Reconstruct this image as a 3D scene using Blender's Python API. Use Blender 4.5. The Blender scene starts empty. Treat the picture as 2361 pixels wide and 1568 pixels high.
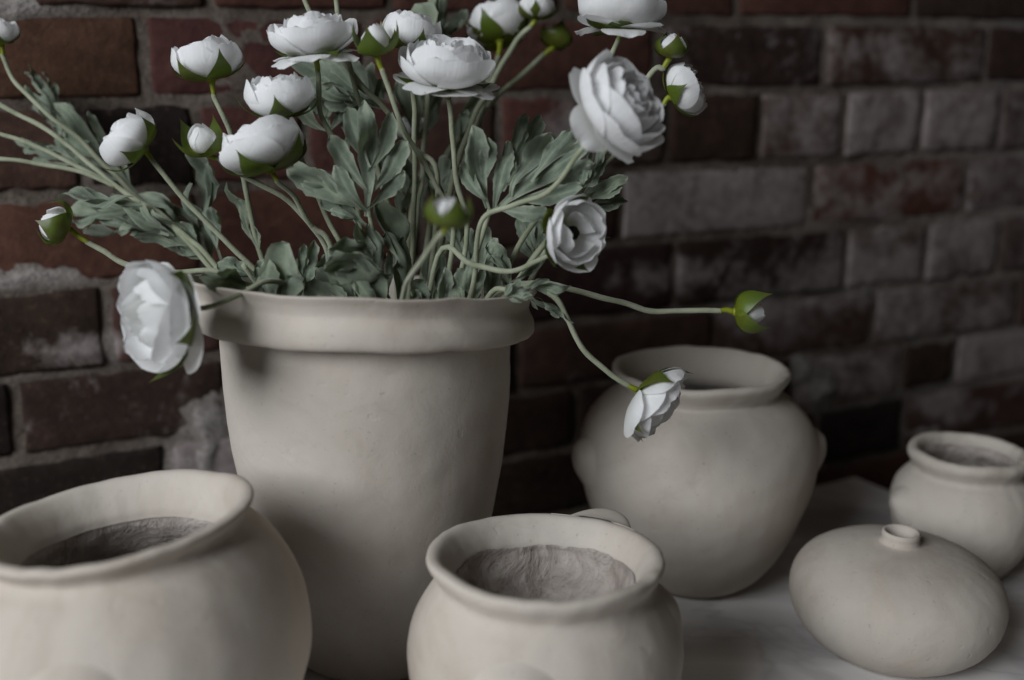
import bpy, math, random
from mathutils import Vector, Matrix, noise

random.seed(7)
sc = bpy.context.scene
C = sc.collection

# ------------------------------------------------------------------ camera
FPX, CX, CY = 2400.0, 1180.5, 784.0          # photograph measured on a 2361 x 1568 grid
CAM = Vector((0, 0, 0.43))
PITCH = math.radians(13.5)
cam_d = bpy.data.cameras.new('camera')
cam = bpy.data.objects.new('camera', cam_d)
C.objects.link(cam)
cam.location = CAM
cam.rotation_euler = (math.pi / 2 - PITCH, 0, 0)
cam_d.sensor_width = 36
cam_d.lens = 36 * FPX / 2361
cam_d.clip_start = 0.02
cam_d.clip_end = 50
cam_d.dof.use_dof = True
cam_d.dof.focus_distance = 0.74
cam_d.dof.aperture_fstop = 2.5
cam_d.dof.aperture_blades = 9
sc.camera = cam

# ------------------------------------------------------------------ light
w = bpy.data.worlds.new('World')
sc.world = w
w.use_nodes = True
bg = w.node_tree.nodes['Background']
bg.inputs[0].default_value = (1.0, 0.84, 0.70, 1)
bg.inputs[1].default_value = 0.026


def area(name, loc, target, sx, sy, power, col):
    d = bpy.data.lights.new(name, 'AREA')
    d.shape = 'RECTANGLE'
    d.size, d.size_y = sx, sy
    d.energy = power
    d.color = col
    o = bpy.data.objects.new(name, d)
    C.objects.link(o)
    o.location = loc
    o.rotation_euler = (Vector(target) - Vector(loc)).to_track_quat('-Z', 'Y').to_euler()
    return o


area('window_light', (-1.40, -0.82, 1.25), (0.0, 0.85, 0.2), 1.4, 1.2, 56, (0.93, 0.965, 1.0))
sc.view_settings.view_transform = 'Standard'
sc.view_settings.look = 'None'
sc.view_settings.gamma = 1
sc.view_settings.use_curve_mapping = False
sc.view_settings.exposure = 0.0
sc.render.engine = 'CYCLES'
sc.cycles.use_denoising = True
sc.cycles.max_bounces = 8

# ------------------------------------------------------------------ helpers
RGT = Vector((1, 0, 0))
UP = Vector((0, math.sin(PITCH), math.cos(PITCH)))
FWD = Vector((0, math.cos(PITCH), -math.sin(PITCH)))


def ray(x, y):
    return RGT * (x - CX) - UP * (y - CY) + FWD * FPX


def at(x, y, Y):
    r = ray(x, y)
    return CAM + r * (Y / r.y)


def px(n, P):
    """size in metres of n pixels at point P"""
    return n * ((P - CAM).dot(FWD)) / FPX


def view_dir(r, u, t):
    """direction: right, up in the picture, towards the viewer"""
    return (RGT * r + Vector((0, 0, 1)) * u - Vector((0, 1, 0)) * t).normalized()


def mesh(name, verts, faces, smooth=True):
    me = bpy.data.meshes.new(name)
    me.from_pydata([tuple(v) for v in verts], [], faces)
    if smooth:
        me.polygons.foreach_set('use_smooth', [True] * len(me.polygons))
    me.update()
    return me


def obj(name, me, mat=None, parent=None, M=None):
    o = bpy.data.objects.new(name, me)
    C.objects.link(o)
    if mat is not None and me is not None and not me.materials:
        me.materials.append(mat)
    if parent is not None:
        o.parent = parent
    if M is not None:
        o.matrix_basis = M
    return o


def tag(o, label=None, cat=None, group=None, kind=None):
    if label: o['label'] = label
    if cat: o['category'] = cat
    if group: o['group'] = group
    if kind: o['kind'] = kind
    return o


def thing(name, label, cat, loc, group=None):
    o = obj(name, None)
    o.location = loc
    o.empty_display_size = 0.02
    return tag(o, label, cat, group)


def child(name, me, mat, root, M=None):
    """part given in world coordinates under an unrotated root"""
    o = obj(name, me, mat, root)
    o.matrix_parent_inverse = Matrix.Translation(-root.location)
    if M is not None:
        o.matrix_basis = M
    return o


def grid_faces(nu, nv, wrap=False, off=0):
    f = []
    for i in range(nu - 1):
        for j in range(nv - 1 if not wrap else nv):
            a = off + i * nv + j
            b = off + i * nv + (j + 1) % nv
            f.append((a, b, b + nv, a + nv))
    return f


def spline(pts, n):
    """Catmull-Rom through tuples, n samples per segment"""
    P = [Vector(p) for p in pts]
    P = [P[0] * 2 - P[1]] + P + [P[-1] * 2 - P[-2]]
    out = []
    for i in range(1, len(P) - 2):
        a, b, c, d = P[i - 1:i + 3]
        for k in range(n):
            t = k / n
            out.append(0.5 * ((2 * b) + (c - a) * t + (2 * a - 5 * b + 4 * c - d) * t * t + (3 * b - a - 3 * c + d) * t ** 3))
    out.append(P[-2])
    return out


def attr(me, name, vals):
    a = me.attributes.new(name, 'FLOAT', 'POINT')
    a.data.foreach_set('value', vals)


def sstep(a, b, x):
    t = min(1, max(0, (x - a) / (b - a)))
    return t * t * (3 - 2 * t)


# ------------------------------------------------------------------ materials
class NT:
    def __init__(self, name):
        self.m = bpy.data.materials.new(name)
        self.m.use_nodes = True
        self.t = self.m.node_tree
        self.b = self.t.nodes['Principled BSDF']
        self.out = self.t.nodes['Material Output']

    def n(self, typ, **k):
        nd = self.t.nodes.new(typ)
        for a, v in k.items():
            setattr(nd, a, v)
        return nd

    def l(self, a, b):
        self.t.links.new(a, b)

    def coord(self, kind='Object'):
        return self.n('ShaderNodeTexCoord').outputs[kind]

    def noise(self, vec, scale, detail=4, rough=0.55, dist=0.0):
        nd = self.n('ShaderNodeTexNoise')
        nd.inputs['Scale'].default_value = scale
        nd.inputs['Detail'].default_value = detail
        nd.inputs['Roughness'].default_value = rough
        nd.inputs['Distortion'].default_value = dist
        self.l(vec, nd.inputs['Vector'])
        return nd.outputs['Fac']

    def ramp(self, fac, stops):
        nd = self.n('ShaderNodeValToRGB')
        e = nd.color_ramp.elements
        while len(e) < len(stops):
            e.new(0.5)
        for el, (p, c) in zip(e, stops):
            el.position = p
            el.color = (*c, 1) if not isinstance(c, (int, float)) else (c, c, c, 1)
        self.l(fac, nd.inputs[0])
        return nd.outputs[0]

    def mix(self, fac, a, b, mode='MIX'):
        nd = self.n('ShaderNodeMix', data_type='RGBA', blend_type=mode)
        for v, s in ((fac, nd.inputs[0]), (a, nd.inputs[6]), (b, nd.inputs[7])):
            if hasattr(v, 'default_value'):
                self.l(v, s)
            elif isinstance(v, (int, float)):
                s.default_value = v
            else:
                s.default_value = (*v, 1)
        return nd.outputs[2]

    def math(self, op, a, b=None, clamp=False):
        nd = self.n('ShaderNodeMath', operation=op, use_clamp=clamp)
        for v, s in ((a, nd.inputs[0]), (b, nd.inputs[1])):
            if v is None: continue
            if hasattr(v, 'default_value'):
                self.l(v, s)
            else:
                s.default_value = v
        return nd.outputs[0]

    def attr(self, name):
        return self.n('ShaderNodeAttribute', attribute_name=name).outputs['Fac']

    def bump(self, h, strength, dist, prev=None):
        nd = self.n('ShaderNodeBump')
        nd.inputs['Strength'].default_value = strength
        nd.inputs['Distance'].default_value = dist
        self.l(h, nd.inputs['Height'])
        if prev is not None:
            self.l(prev, nd.inputs['Normal'])
        return nd.outputs['Normal']

    def finish(self, col=None, rough=0.8, normal=None, spec=0.3):
        if col is not None:
            if hasattr(col, 'default_value'):
                self.l(col, self.b.inputs['Base Color'])
            else:
                self.b.inputs['Base Color'].default_value = (*col, 1)
        self.b.inputs['Roughness'].default_value = rough
        self.b.inputs['Specular IOR Level'].default_value = spec
        if normal is not None:
            self.l(normal, self.b.inputs['Normal'])
        return self.m

    def translucent(self, col, fac):
        tr = self.n('ShaderNodeBsdfTranslucent')
        if hasattr(col, 'default_value'):
            self.l(col, tr.inputs[0])
        else:
            tr.inputs[0].default_value = (*col, 1)
        mx = self.n('ShaderNodeMixShader')
        mx.inputs[0].default_value = fac
        self.l(self.b.outputs[0], mx.inputs[1])
        self.l(tr.outputs[0], mx.inputs[2])
        self.l(mx.outputs[0], self.out.inputs[0])


def mat_clay():
    t = NT('cream_clay')
    co = t.coord()
    rnd = t.n('ShaderNodeObjectInfo').outputs['Random']
    sh = t.n('ShaderNodeVectorMath', operation='ADD')
    t.l(co, sh.inputs[0])
    t.l(t.math('MULTIPLY', rnd, 9.0), sh.inputs[1])
    co = sh.outputs[0]
    big = t.noise(co, 9, 6, 0.62, 0.6)
    col = t.ramp(big, [(0.28, (0.395, 0.343, 0.290)), (0.45, (0.48, 0.431, 0.378)), (0.58, (0.51, 0.465, 0.413)), (0.75, (0.46, 0.428, 0.388))])
    smudge = t.noise(co, 26, 5, 0.7, 1.2)
    col = t.mix(t.ramp(smudge, [(0.58, 0.0), (0.78, 0.35)]), col, (0.34, 0.295, 0.245))
    col = t.mix(t.ramp(smudge, [(0.22, 0.4), (0.40, 0.0)]), col, (0.57, 0.53, 0.49))
    sp = t.noise(co, 330, 2, 0.6)
    spk = t.ramp(sp, [(0.0, 0.62), (0.27, 0.75), (0.33, 1.0)])
    col = t.mix(0.8, col, spk, 'MULTIPLY')
    fine = t.noise(co, 420, 4, 0.65)
    mid = t.noise(co, 55, 4, 0.6, 0.6)
    pits = t.ramp(t.noise(co, 95, 2, 0.5), [(0.0, 0.0), (0.25, 0.0), (0.32, 1.0)])
    n = t.bump(mid, 0.15, 0.003)
    n = t.bump(pits, 0.25, 0.0007, n)
    n = t.bump(fine, 0.16, 0.0007, n)
    return t.finish(col, 0.82, n, 0.25)


def mat_raw_clay():
    t = NT('raw_grey_clay')
    co = t.coord()
    a = t.noise(co, 40, 6, 0.62, 1.5)
    col = t.ramp(a, [(0.3, (0.27, 0.23, 0.205)), (0.6, (0.43, 0.385, 0.352)), (0.8, (0.52, 0.475, 0.445))])
    n = t.bump(a, 0.9, 0.006)
    n = t.bump(t.noise(co, 210, 5, 0.7), 0.6, 0.002, n)
    return t.finish(col, 0.9, n, 0.2)


def mat_brick():
    t = NT('weathered_brick')
    co = t.coord('Generated')
    oi = t.n('ShaderNodeObjectInfo')
    base = oi.outputs['Color']
    stain_amt = oi.outputs['Alpha']
    geo = t.n('ShaderNodeNewGeometry').outputs['Position']
    m1 = t.noise(geo, 22, 6, 0.65, 0.5)
    m2 = t.noise(geo, 130, 5, 0.7)
    m3 = t.noise(geo, 600, 3, 0.6)
    col = t.mix(t.ramp(m1, [(0.3, 0.0), (0.75, 1.0)]), t.mix(0.55, base, (0.35, 0.33, 0.33), 'MULTIPLY'), base)
    col = t.mix(t.ramp(m2, [(0.55, 0.0), (0.8, 0.55)]), col, (0.12, 0.078, 0.058))
    # lime bloom: white-grey crust with a shape of its own
    st = t.noise(geo, 15, 7, 0.62, 0.8)
    st2 = t.noise(geo, 75, 5, 0.7)
    s = t.math('ADD', t.math('MULTIPLY', st, 0.75), t.math('MULTIPLY', st2, 0.25))
    thr = t.math('SUBTRACT', t.math('SUBTRACT', 0.76, t.math('MULTIPLY', stain_amt, 0.52)), t.math('MULTIPLY', t.attr('lime'), 0.34))
    k = t.math('MULTIPLY', t.math('SUBTRACT', s, thr), 5.0, True)
    crust = t.ramp(st2, [(0.3, (0.17, 0.142, 0.137)), (0.7, (0.305, 0.268, 0.26))])
    col = t.mix(0.75, col, t.ramp(t.noise(geo, 48, 6, 0.7, 1.0), [(0.28, 0.45), (0.5, 1.0), (0.72, 1.5)]), 'MULTIPLY')
    col = t.mix(t.math('MULTIPLY', k, 0.85), col, crust)
    n = t.bump(m1, 0.5, 0.004)
    n = t.bump(m2, 0.55, 0.0022, n)
    n = t.bump(m3, 0.5, 0.0008, n)
    return t.finish(col, 0.92, n, 0.15)


def mat_mortar():
    t = NT('lime_mortar')
    geo = t.n('ShaderNodeNewGeometry').outputs['Position']
    a = t.noise(geo, 9, 6, 0.6, 0.5)
    col = t.ramp(a, [(0.3, (0.062, 0.049, 0.040)), (0.52, (0.122, 0.099, 0.082)), (0.74, (0.22, 0.188, 0.163))])
    col = t.mix(t.math('MULTIPLY', t.attr('lime'), 0.85), col, (0.33, 0.305, 0.29))
    g = t.noise(geo, 260, 4, 0.75)
    col = t.mix(0.6, col, t.ramp(g, [(0.34, 0.15), (0.5, 0.8), (0.68, 1.25)]), 'MULTIPLY')
    n = t.bump(g, 0.8, 0.0025)
    n = t.bump(t.noise(geo, 60, 5, 0.7), 0.6, 0.006, n)
    return t.finish(col, 0.95, n, 0.1)


def mat_marble():
    t = NT('white_marble')
    co = t.coord()
    mp = t.n('ShaderNodeMapping')
    mp.inputs['Rotation'].default_value = (0, 0, 0.6)
    mp.inputs['Scale'].default_value = (1, 1.5, 1)
    t.l(co, mp.inputs[0])
    a = t.noise(mp.outputs[0], 6.5, 3, 0.5, 0.8)
    b = t.noise(mp.outputs[0], 8, 3, 0.5, 1.0)
    col = t.ramp(a, [(0.33, (0.44, 0.425, 0.42)), (0.44, (0.60, 0.58, 0.57)), (0.54, (0.74, 0.72, 0.705)), (0.75, (0.69, 0.67, 0.655))])
    col = t.mix(t.ramp(b, [(0.46, 0.0), (0.5, 0.3), (0.54, 0.0)]), col, (0.28, 0.27, 0.28))
    m = t.finish(col, 0.42, t.bump(t.noise(co, 200, 3), 0.05, 0.001), 0.4)
    return m


def mat_petal():
    t = NT('white_silk_petal')
    s = t.attr('along')
    co = t.coord()
    col = t.ramp(s, [(0.0, (0.50, 0.56, 0.22)), (0.22, (0.74, 0.76, 0.60)), (0.42, (0.90, 0.90, 0.895)), (1.0, (0.92, 0.925, 0.94))])
    cx = t.n('ShaderNodeCombineXYZ')
    t.l(t.math('MULTIPLY', t.attr('across'), 26.0), cx.inputs[0])
    t.l(t.math('MULTIPLY', s, 1.6), cx.inputs[1])
    t.l(t.math('MULTIPLY', t.n('ShaderNodeObjectInfo').outputs['Random'], 50.0), cx.inputs[2])
    vein = t.noise(cx.outputs[0], 1.0, 3, 0.6, 0.2)
    col = t.mix(0.35, col, t.ramp(vein, [(0.3, (0.88, 0.88, 0.85)), (0.6, (1.0, 1.0, 1.0))]), 'MULTIPLY')
    n = t.bump(vein, 0.14, 0.004)
    t.finish(col, 0.62, n, 0.25)
    t.translucent(col, 0.42)
    return t.m


def mat_sepal():
    t = NT('olive_green_sepal')
    s = t.attr('along')
    rnd = t.n('ShaderNodeObjectInfo').outputs['Random']
    g = t.ramp(s, [(0.0, (0.15, 0.18, 0.012)), (0.5, (0.095, 0.14, 0.016)), (0.85, (0.06, 0.09, 0.015)), (1.0, (0.09, 0.06, 0.018))])
    brown = t.mix(t.ramp(t.noise(t.coord(), 2.2, 3), [(0.4, 0.0), (0.7, 0.7)]), g, (0.075, 0.045, 0.015))
    col = t.mix(t.ramp(rnd, [(0.35, 0.0), (0.9, 1.0)]), g, brown)
    t.finish(col, 0.42, None, 0.4)
    t.translucent((0.16, 0.24, 0.02), 0.15)
    return t.m


def mat_leaf():
    t = NT('felted_sage_leaf')
    v = t.attr('vein')
    e = t.attr('rim')
    co = t.coord()
    rnd = t.n('ShaderNodeObjectInfo').outputs['Random']
    a = t.noise(co, 5, 5, 0.65)
    col = t.ramp(a, [(0.3, (0.072, 0.108, 0.078)), (0.52, (0.150, 0.192, 0.145)), (0.74, (0.30, 0.34, 0.265))])
    col = t.mix(t.math('MULTIPLY', e, 0.7), col, (0.36, 0.40, 0.31))
    col = t.mix(t.math('MULTIPLY', v, 0.75), col, (0.36, 0.41, 0.31))
    f = t.noise(co, 120, 3, 0.7)
    col = t.mix(0.5, col, t.ramp(f, [(0.3, 0.7), (0.7, 1.2)]), 'MULTIPLY')
    col = t.mix(t.math('MULTIPLY', rnd, 0.22), col, (0.25, 0.285, 0.18))
    n = t.bump(f, 0.35, 0.02)
    t.finish(col, 0.9, n, 0.1)
    t.b.inputs['Sheen Weight'].default_value = 0.2
    t.b.inputs['Sheen Roughness'].default_value = 0.6
    t.translucent((0.22, 0.30, 0.14), 0.18)
    return t.m


def mat_stem():
    t = NT('felted_pale_stem')
    co = t.coord()
    a = t.noise(co, 60, 4, 0.6)
    col = t.ramp(a, [(0.3, (0.19, 0.215, 0.135)), (0.7, (0.33, 0.35, 0.255))])
    t.finish(col, 0.9, t.bump(t.noise(co, 500, 3), 0.4, 0.001), 0.1)
    t.b.inputs['Sheen Weight'].default_value = 0.3
    return t.m


def mat_plain(name, col, rough=0.6, spec=0.3):
    return NT(name).finish(col, rough, None, spec)


CLAY, RAW, BRICK, MORTAR, MARBLE = mat_clay(), mat_raw_clay(), mat_brick(), mat_mortar(), mat_marble()
PETAL, SEPAL, LEAF, STEM = mat_petal(), mat_sepal(), mat_leaf(), mat_stem()
COLLAR = mat_plain('yellow_green_plastic', (0.20, 0.23, 0.012), 0.45, 0.4)
CENTRE = mat_plain('dark_flower_centre', (0.012, 0.012, 0.010), 0.8, 0.1)
CENTRE_G = mat_plain('green_flower_centre', (0.16, 0.20, 0.03), 0.7, 0.2)

# ------------------------------------------------------------------ brick wall
TH = math.radians(22.5)
WD = Vector((math.cos(TH), math.sin(TH), 0))          # along the wall
WN = Vector((math.sin(TH), -math.cos(TH), 0))         # out of the wall, to the viewer
W0 = Vector((0, 1.10, 0))


def wall_uv(x, y):
    r = ray(x, y)
    k = (W0 - CAM).dot(WN) / r.dot(WN)
    P = CAM + r * k - W0
    return P.dot(WD), P.z


XL, XR = 150, 2200
lines_px = [(25, 52), (240, 199), (450, 356), (660, 503), (862, 646), (1048, 776), (1222, 893)]
uvl = [wall_uv(XL, a) for a, b in lines_px]
uvr = [wall_uv(XR, b) for a, b in lines_px]
UL, UR = uvl[0][0], uvr[0][0]
rows = [(a[1], b[1]) for a, b in zip(uvl, uvr)]
PITCHV = (rows[0][0] - rows[-1][0]) / (len(rows) - 1)
for k in range(3):
    rows.insert(0, (rows[0][0] + PITCHV, rows[0][1] + PITCHV))
for k in range(9):
    rows.append((rows[-1][0] - PITCHV, rows[-1][1] - PITCHV))


def row_v(k, u):
    a, b = rows[k]
    return a + (b - a) * (u - UL) / (UR - UL)


RED, RED2, DRK, BRN, GRY, BLK = (0.076, 0.034, 0.026), (0.088, 0.042, 0.028), (0.034, 0.020, 0.016), (0.062, 0.034, 0.027), (0.085, 0.058, 0.053), (0.020, 0.014, 0.012)
# course index (3 = the one between the first two measured lines), joints in picture x, then colour and lime bloom of each brick
courses = {
    2: ([-420, 65, 480, 900, 1290, 1702, 2110, 2480], [(RED, .2), (BRN, .3), (RED2, .05), (RED, .1), (RED, .1), (RED, .15), (DRK, .1)]),
    3: ([-210, 332, 850, 1095, 1515, 1904, 2276, 2620], [(RED2, .0), (RED, .12), (RED, .2), (RED, .1), (DRK, .42), (BRN, .62), (DRK, .2)]),
    4: ([-330, -65, 190, 455, 705, 945, 1150, 1350, 1540, 1752, 1948, 2126, 2304, 2480], [(BRN, .1), (BRN, .1), (BLK, .15), (RED, .15), (RED, .1), (BRN, .15), (RED, .3), (GRY, .4), (DRK, .05), (BRN, .78), (GRY, .88), (GRY, .8), (GRY, .6)]),
    5: ([-580, -50, 470, 970, 1432, 1870, 2230, 2590], [(RED, .05), (RED, .05), (RED, .1), (BRN, .2), (GRY, .92), (RED, .62), (GRY, .7)]),
    6: ([-290, 248, 520, 770, 1010, 1555, 1950, 2135, 2304, 2480], [(DRK, .12), (BRN, .3), (RED, .1), (DRK, .1), (DRK, .2), (DRK, .48), (GRY, .72), (GRY, .72), (GRY, .5)]),
    7: ([-450, 38, 530, 780, 1190, 1645, 2015, 2350, 2700], [(BLK, .1), (DRK, .34), (DRK, .1), (DRK, .15), (BRN, .35), (BRN, .5), (GRY, .66), (BRN, .4)]),
    8: ([-130, 390, 640, 890, 1330, 1830, 2080, 2203, 2560], [(BLK, .1), (GRY, .75), (DRK, .1), (DRK, .1), (DRK, .2), (GRY, .66), (DRK, .1), (GRY, .85)]),
    9: ([-330, 180, 650, 1080, 1480, 1885, 2085, 2440], [(BLK, .1), (DRK, .3), (DRK, .1), (DRK, .15), (DRK, .2), (BLK, .15), (BRN, .4)]),
}
wall = thing('brick_wall', 'old brown-red brick wall with pale mortar and lime stains behind the pots', 'wall', W0)
WM = Matrix.Translation(W0) @ Matrix(((WD.x, 0, WN.x, 0), (WD.y, 0, WN.y, 0), (0, 1, 0, 0), (0, 0, 0, 1)))   # local x along, y up, z out
# Matrix rows above: local y -> world z
WM = Matrix.Translation(W0) @ Matrix(((WD.x, 0, WN.x), (WD.y, 0, WN.y), (0, 1, 0))).to_4x4()


LIMEPX = [(*wall_uv(x, y), a, b) for x, y, a, b in [(110, 812, .045, .018), (225, 800, .03, .014), (480, 965, .03, .03), (430, 1060, .05, .02), (40, 745, .03, .01), (1895, 890, .03, .03), (1980, 640, .08, .03), (2180, 930, .05, .03), (1500, 640, .05, .02), (1340, 300, .05, .03), (1750, 720, .05, .03)]]


def brick_mesh(q, seed, dep=0.016, chip=0.0022):
    """q: four corners (u,v) bl br tr tl on the wall; a worn block with rounded uneven edges"""
    rnd = random.Random(seed)
    nu, nv = 13, 7
    V, F = [], []
    bl, br, tr, tl = [Vector((*c, 0)) for c in q]
    ctr = (bl + br + tr + tl) / 4
    wid = (br - bl).length
    ey = 0.0045
    us = [0, ey / wid] + [0.16 + 0.68 * i / (nu - 5) for i in range(nu - 4)] + [1 - ey / wid, 1]
    vs = [0, 0.06, 0.28, 0.5, 0.72, 0.94, 1]
    o = Vector((rnd.uniform(0, 99), rnd.uniform(0, 99), 0))
    out = rnd.uniform(-0.0018, 0.0022)
    tu, tv = rnd.uniform(-.01, .01), rnd.uniform(-.02, .02)
    for i, a in enumerate(us):
        for j, b in enumerate(vs):
            p = (bl * (1 - a) + br * a) * (1 - b) + (tl * (1 - a) + tr * a) * b
            edge = (i in (0, nu - 1)) + (j in (0, nv - 1))
            nz = noise.noise(p * 45 + o) + 0.4 * noise.noise(p * 120 + o)
            z = out + nz * 0.0016 + (p.x - ctr.x) * tu + (p.y - ctr.y) * tv
            if edge:
                d = (ctr - p).normalized()
                k = noise.noise(p * 55 + o * 1.7) + 0.5 * noise.noise(p * 170 + o)
                p = p + Vector((d.x, d.y * 2, 0)) * (chip * (0.25 + 1.2 * k) + (0.0006 if edge == 2 else 0))
                z -= 0.0011 * edge + abs(k) * 0.0012
            V.append(Vector((p.x, p.y, z)))
    F = grid_faces(nu, nv)
    F = [tuple(reversed(f)) for f in F]
    ring = [i * nv for i in range(nu)] + [(nu - 1) * nv + j for j in range(1, nv)] + [i * nv + nv - 1 for i in range(nu - 2, -1, -1)] + [j for j in range(nv - 2, 0, -1)]
    n0 = len(V)
    for r in ring:
        V.append(Vector((V[r].x, V[r].y, -dep)))
    m = len(ring)
    for a in range(m):
        b = (a + 1) % m
        F.append((ring[a], n0 + a, n0 + b, ring[b]))
    me = mesh('brick', V, F)
    attr(me, 'lime', [min(1, sum(math.exp(-((v.x - a) / c) ** 2 - ((v.y - b) / d) ** 2) for a, b, c, d in LIMEPX)) for v in V])
    return me


bidx = 0
MORT = 0.0095
for k in range(len(rows) - 1):
    if k in courses:
        js, cs = courses[k]
        ymid = (sum(lines_px[k - 3]) / 2 + sum(lines_px[k - 2]) / 2) / 2 if 3 <= k <= 8 else (0 if k == 2 else 1180)
        us = []
        for x in js:
            t = (x - XL) / (XR - XL)
            if 3 <= k <= 8:
                y = (lines_px[k - 3][0] + lines_px[k - 2][0]) / 2 * (1 - t) + (lines_px[k - 3][1] + lines_px[k - 2][1]) / 2 * t
            else:
                y = -20 if k == 2 else 1300 * (1 - t) + 950 * t
            us.append(wall_uv(x, y)[0])
        cs = list(cs)
    else:
        us, cs = [-0.42 + (0.11 if k % 2 else 0)], []
        while us[-1] < 1.0:
            us.append(us[-1] + 0.222)
            cs.append((random.choice([RED, BRN, DRK, RED]), random.uniform(0, .35)))
    # carry the course on past the picture's edges
    while us[-1] < 1.55:
        us.append(us[-1] + 0.222); cs.append((random.choice([GRY, BRN, RED, GRY]), random.uniform(.3, .8)))
    while us[0] > -0.95:
        us.insert(0, us[0] - 0.222); cs.insert(0, (random.choice([RED, BRN, DRK]), random.uniform(0, .3)))
    for i in range(len(us) - 1):
        a, b = us[i] + MORT / 2, us[i + 1] - MORT / 2
        h = MORT / 2
        jt = [random.uniform(-.0018, .0018) for _ in range(4)]
        q = ((a, row_v(k + 1, a) + h + jt[0]), (b, row_v(k + 1, b) + h + jt[1]), (b, row_v(k, b) - h + jt[2]), (a, row_v(k, a) - h + jt[3]))
        me = brick_mesh(q, bidx)
        o = child('brick', me, BRICK, wall, WM)
        c, st = cs[i]
        f = random.uniform(0.82, 1.18)
        o.color = (c[0] * f, c[1] * f * random.uniform(.93, 1.07), c[2] * f * random.uniform(.9, 1.1), st)
        bidx += 1

# mortar: one uneven bed, in places smeared up over brick edges
nu, nv = 480, 270
u0, u1, v0, v1 = -0.9, 1.5, -0.62, 0.74
LIME = []
patches = [(*wall_uv(x, y), a, b, h) for x, y, a, b, h in [(480, 965, .02, .022, .007), (470, 1060, .03, .02, .007), (60, 640, .05, .008, .004), (1895, 890, .022, .02, .010), (1850, 850, .02, .014, .007), (1300, 350, .03, .015, .005), (2140, 1000, .02, .012, .005), (25, 12, .04, .01, .005)]]
V = []
for i in range(nu):
    u = u0 + (u1 - u0) * i / (nu - 1)
    for j in range(nv):
        v = v0 + (v1 - v0) * j / (nv - 1)
        P = Vector((u, v, 0))
        z = -0.0034 + 0.0018 * noise.noise(P * 28) + 0.0015 * noise.noise(P * 90) + 0.0045 * max(0, noise.noise(P * 9 + Vector((13, 2, 5))) - 0.2)
        lm = 0.0
        for (pu, pv, ru, rv, hh) in patches:
            e = ((u - pu) / ru) ** 2 + ((v - pv) / rv) ** 2
            if e < 6:
                g = math.exp(-e) * (1 + 0.9 * noise.noise(P * 60) + .5 * noise.noise(P * 140))
                z += hh * g
                lm = max(lm, min(1, g * 1.6))
        V.append((u, v, z))
        lm = max(lm, 0.6 * min(1, sum(math.exp(-((u - a) / c) ** 2 - ((v - b) / d) ** 2) for a, b, c, d in LIMEPX)), 0.45 * sstep(.35, .75, u) * sstep(.42, .6, noise.noise(P * 7 + Vector((4, 4, 4))) * .5 + .5 + .15))
        LIME.append(lm)
me = mesh('mortar', V, [tuple(reversed(f)) for f in grid_faces(nu, nv)])
attr(me, 'lime', LIME)
child('mortar', me, MORTAR, wall, WM)

floor_me = mesh('floor', [(-3, -2, -.75), (3, -2, -.75), (3, 3, -.75), (-3, 3, -.75)], [(0, 1, 2, 3)])
tag(obj('floor', floor_me, mat_plain('dark_floor', (0.05, 0.04, 0.035), 0.8)), kind='structure')

# ------------------------------------------------------------------ marble table top
def on_table(x, y):
    r = ray(x, y)
    return CAM + r * (-CAM.z / r.z)


corner = on_table(1972, 1097)
eL = Vector((-0.878, -0.479, 0))
eR = Vector((0.479, -0.878, 0))
def slab():
    import bmesh
    bm = bmesh.new()
    ps = [corner, corner + eL * 1.35, corner + eL * 1.35 + eR * 0.72, corner + eR * 0.72]
    top = [bm.verts.new(p) for p in ps]
    f = bm.faces.new(top)
    r = bmesh.ops.extrude_face_region(bm, geom=[f])
    vs = [e for e in r['geom'] if isinstance(e, bmesh.types.BMVert)]
    for v in vs:
        v.co.z -= 0.03
    bmesh.ops.recalc_face_normals(bm, faces=bm.faces)
    bmesh.ops.bevel(bm, geom=[e for e in bm.edges], offset=0.003, segments=3, profile=0.5, affect='EDGES')
    me = bpy.data.meshes.new('marble_tabletop')
    bm.to_mesh(me); bm.free()
    return me
tag(obj('marble_tabletop', slab(), MARBLE), 'grey-white veined marble tabletop that all the pots stand on', 'tabletop')

# ------------------------------------------------------------------ pots
NSEG = 120


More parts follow.
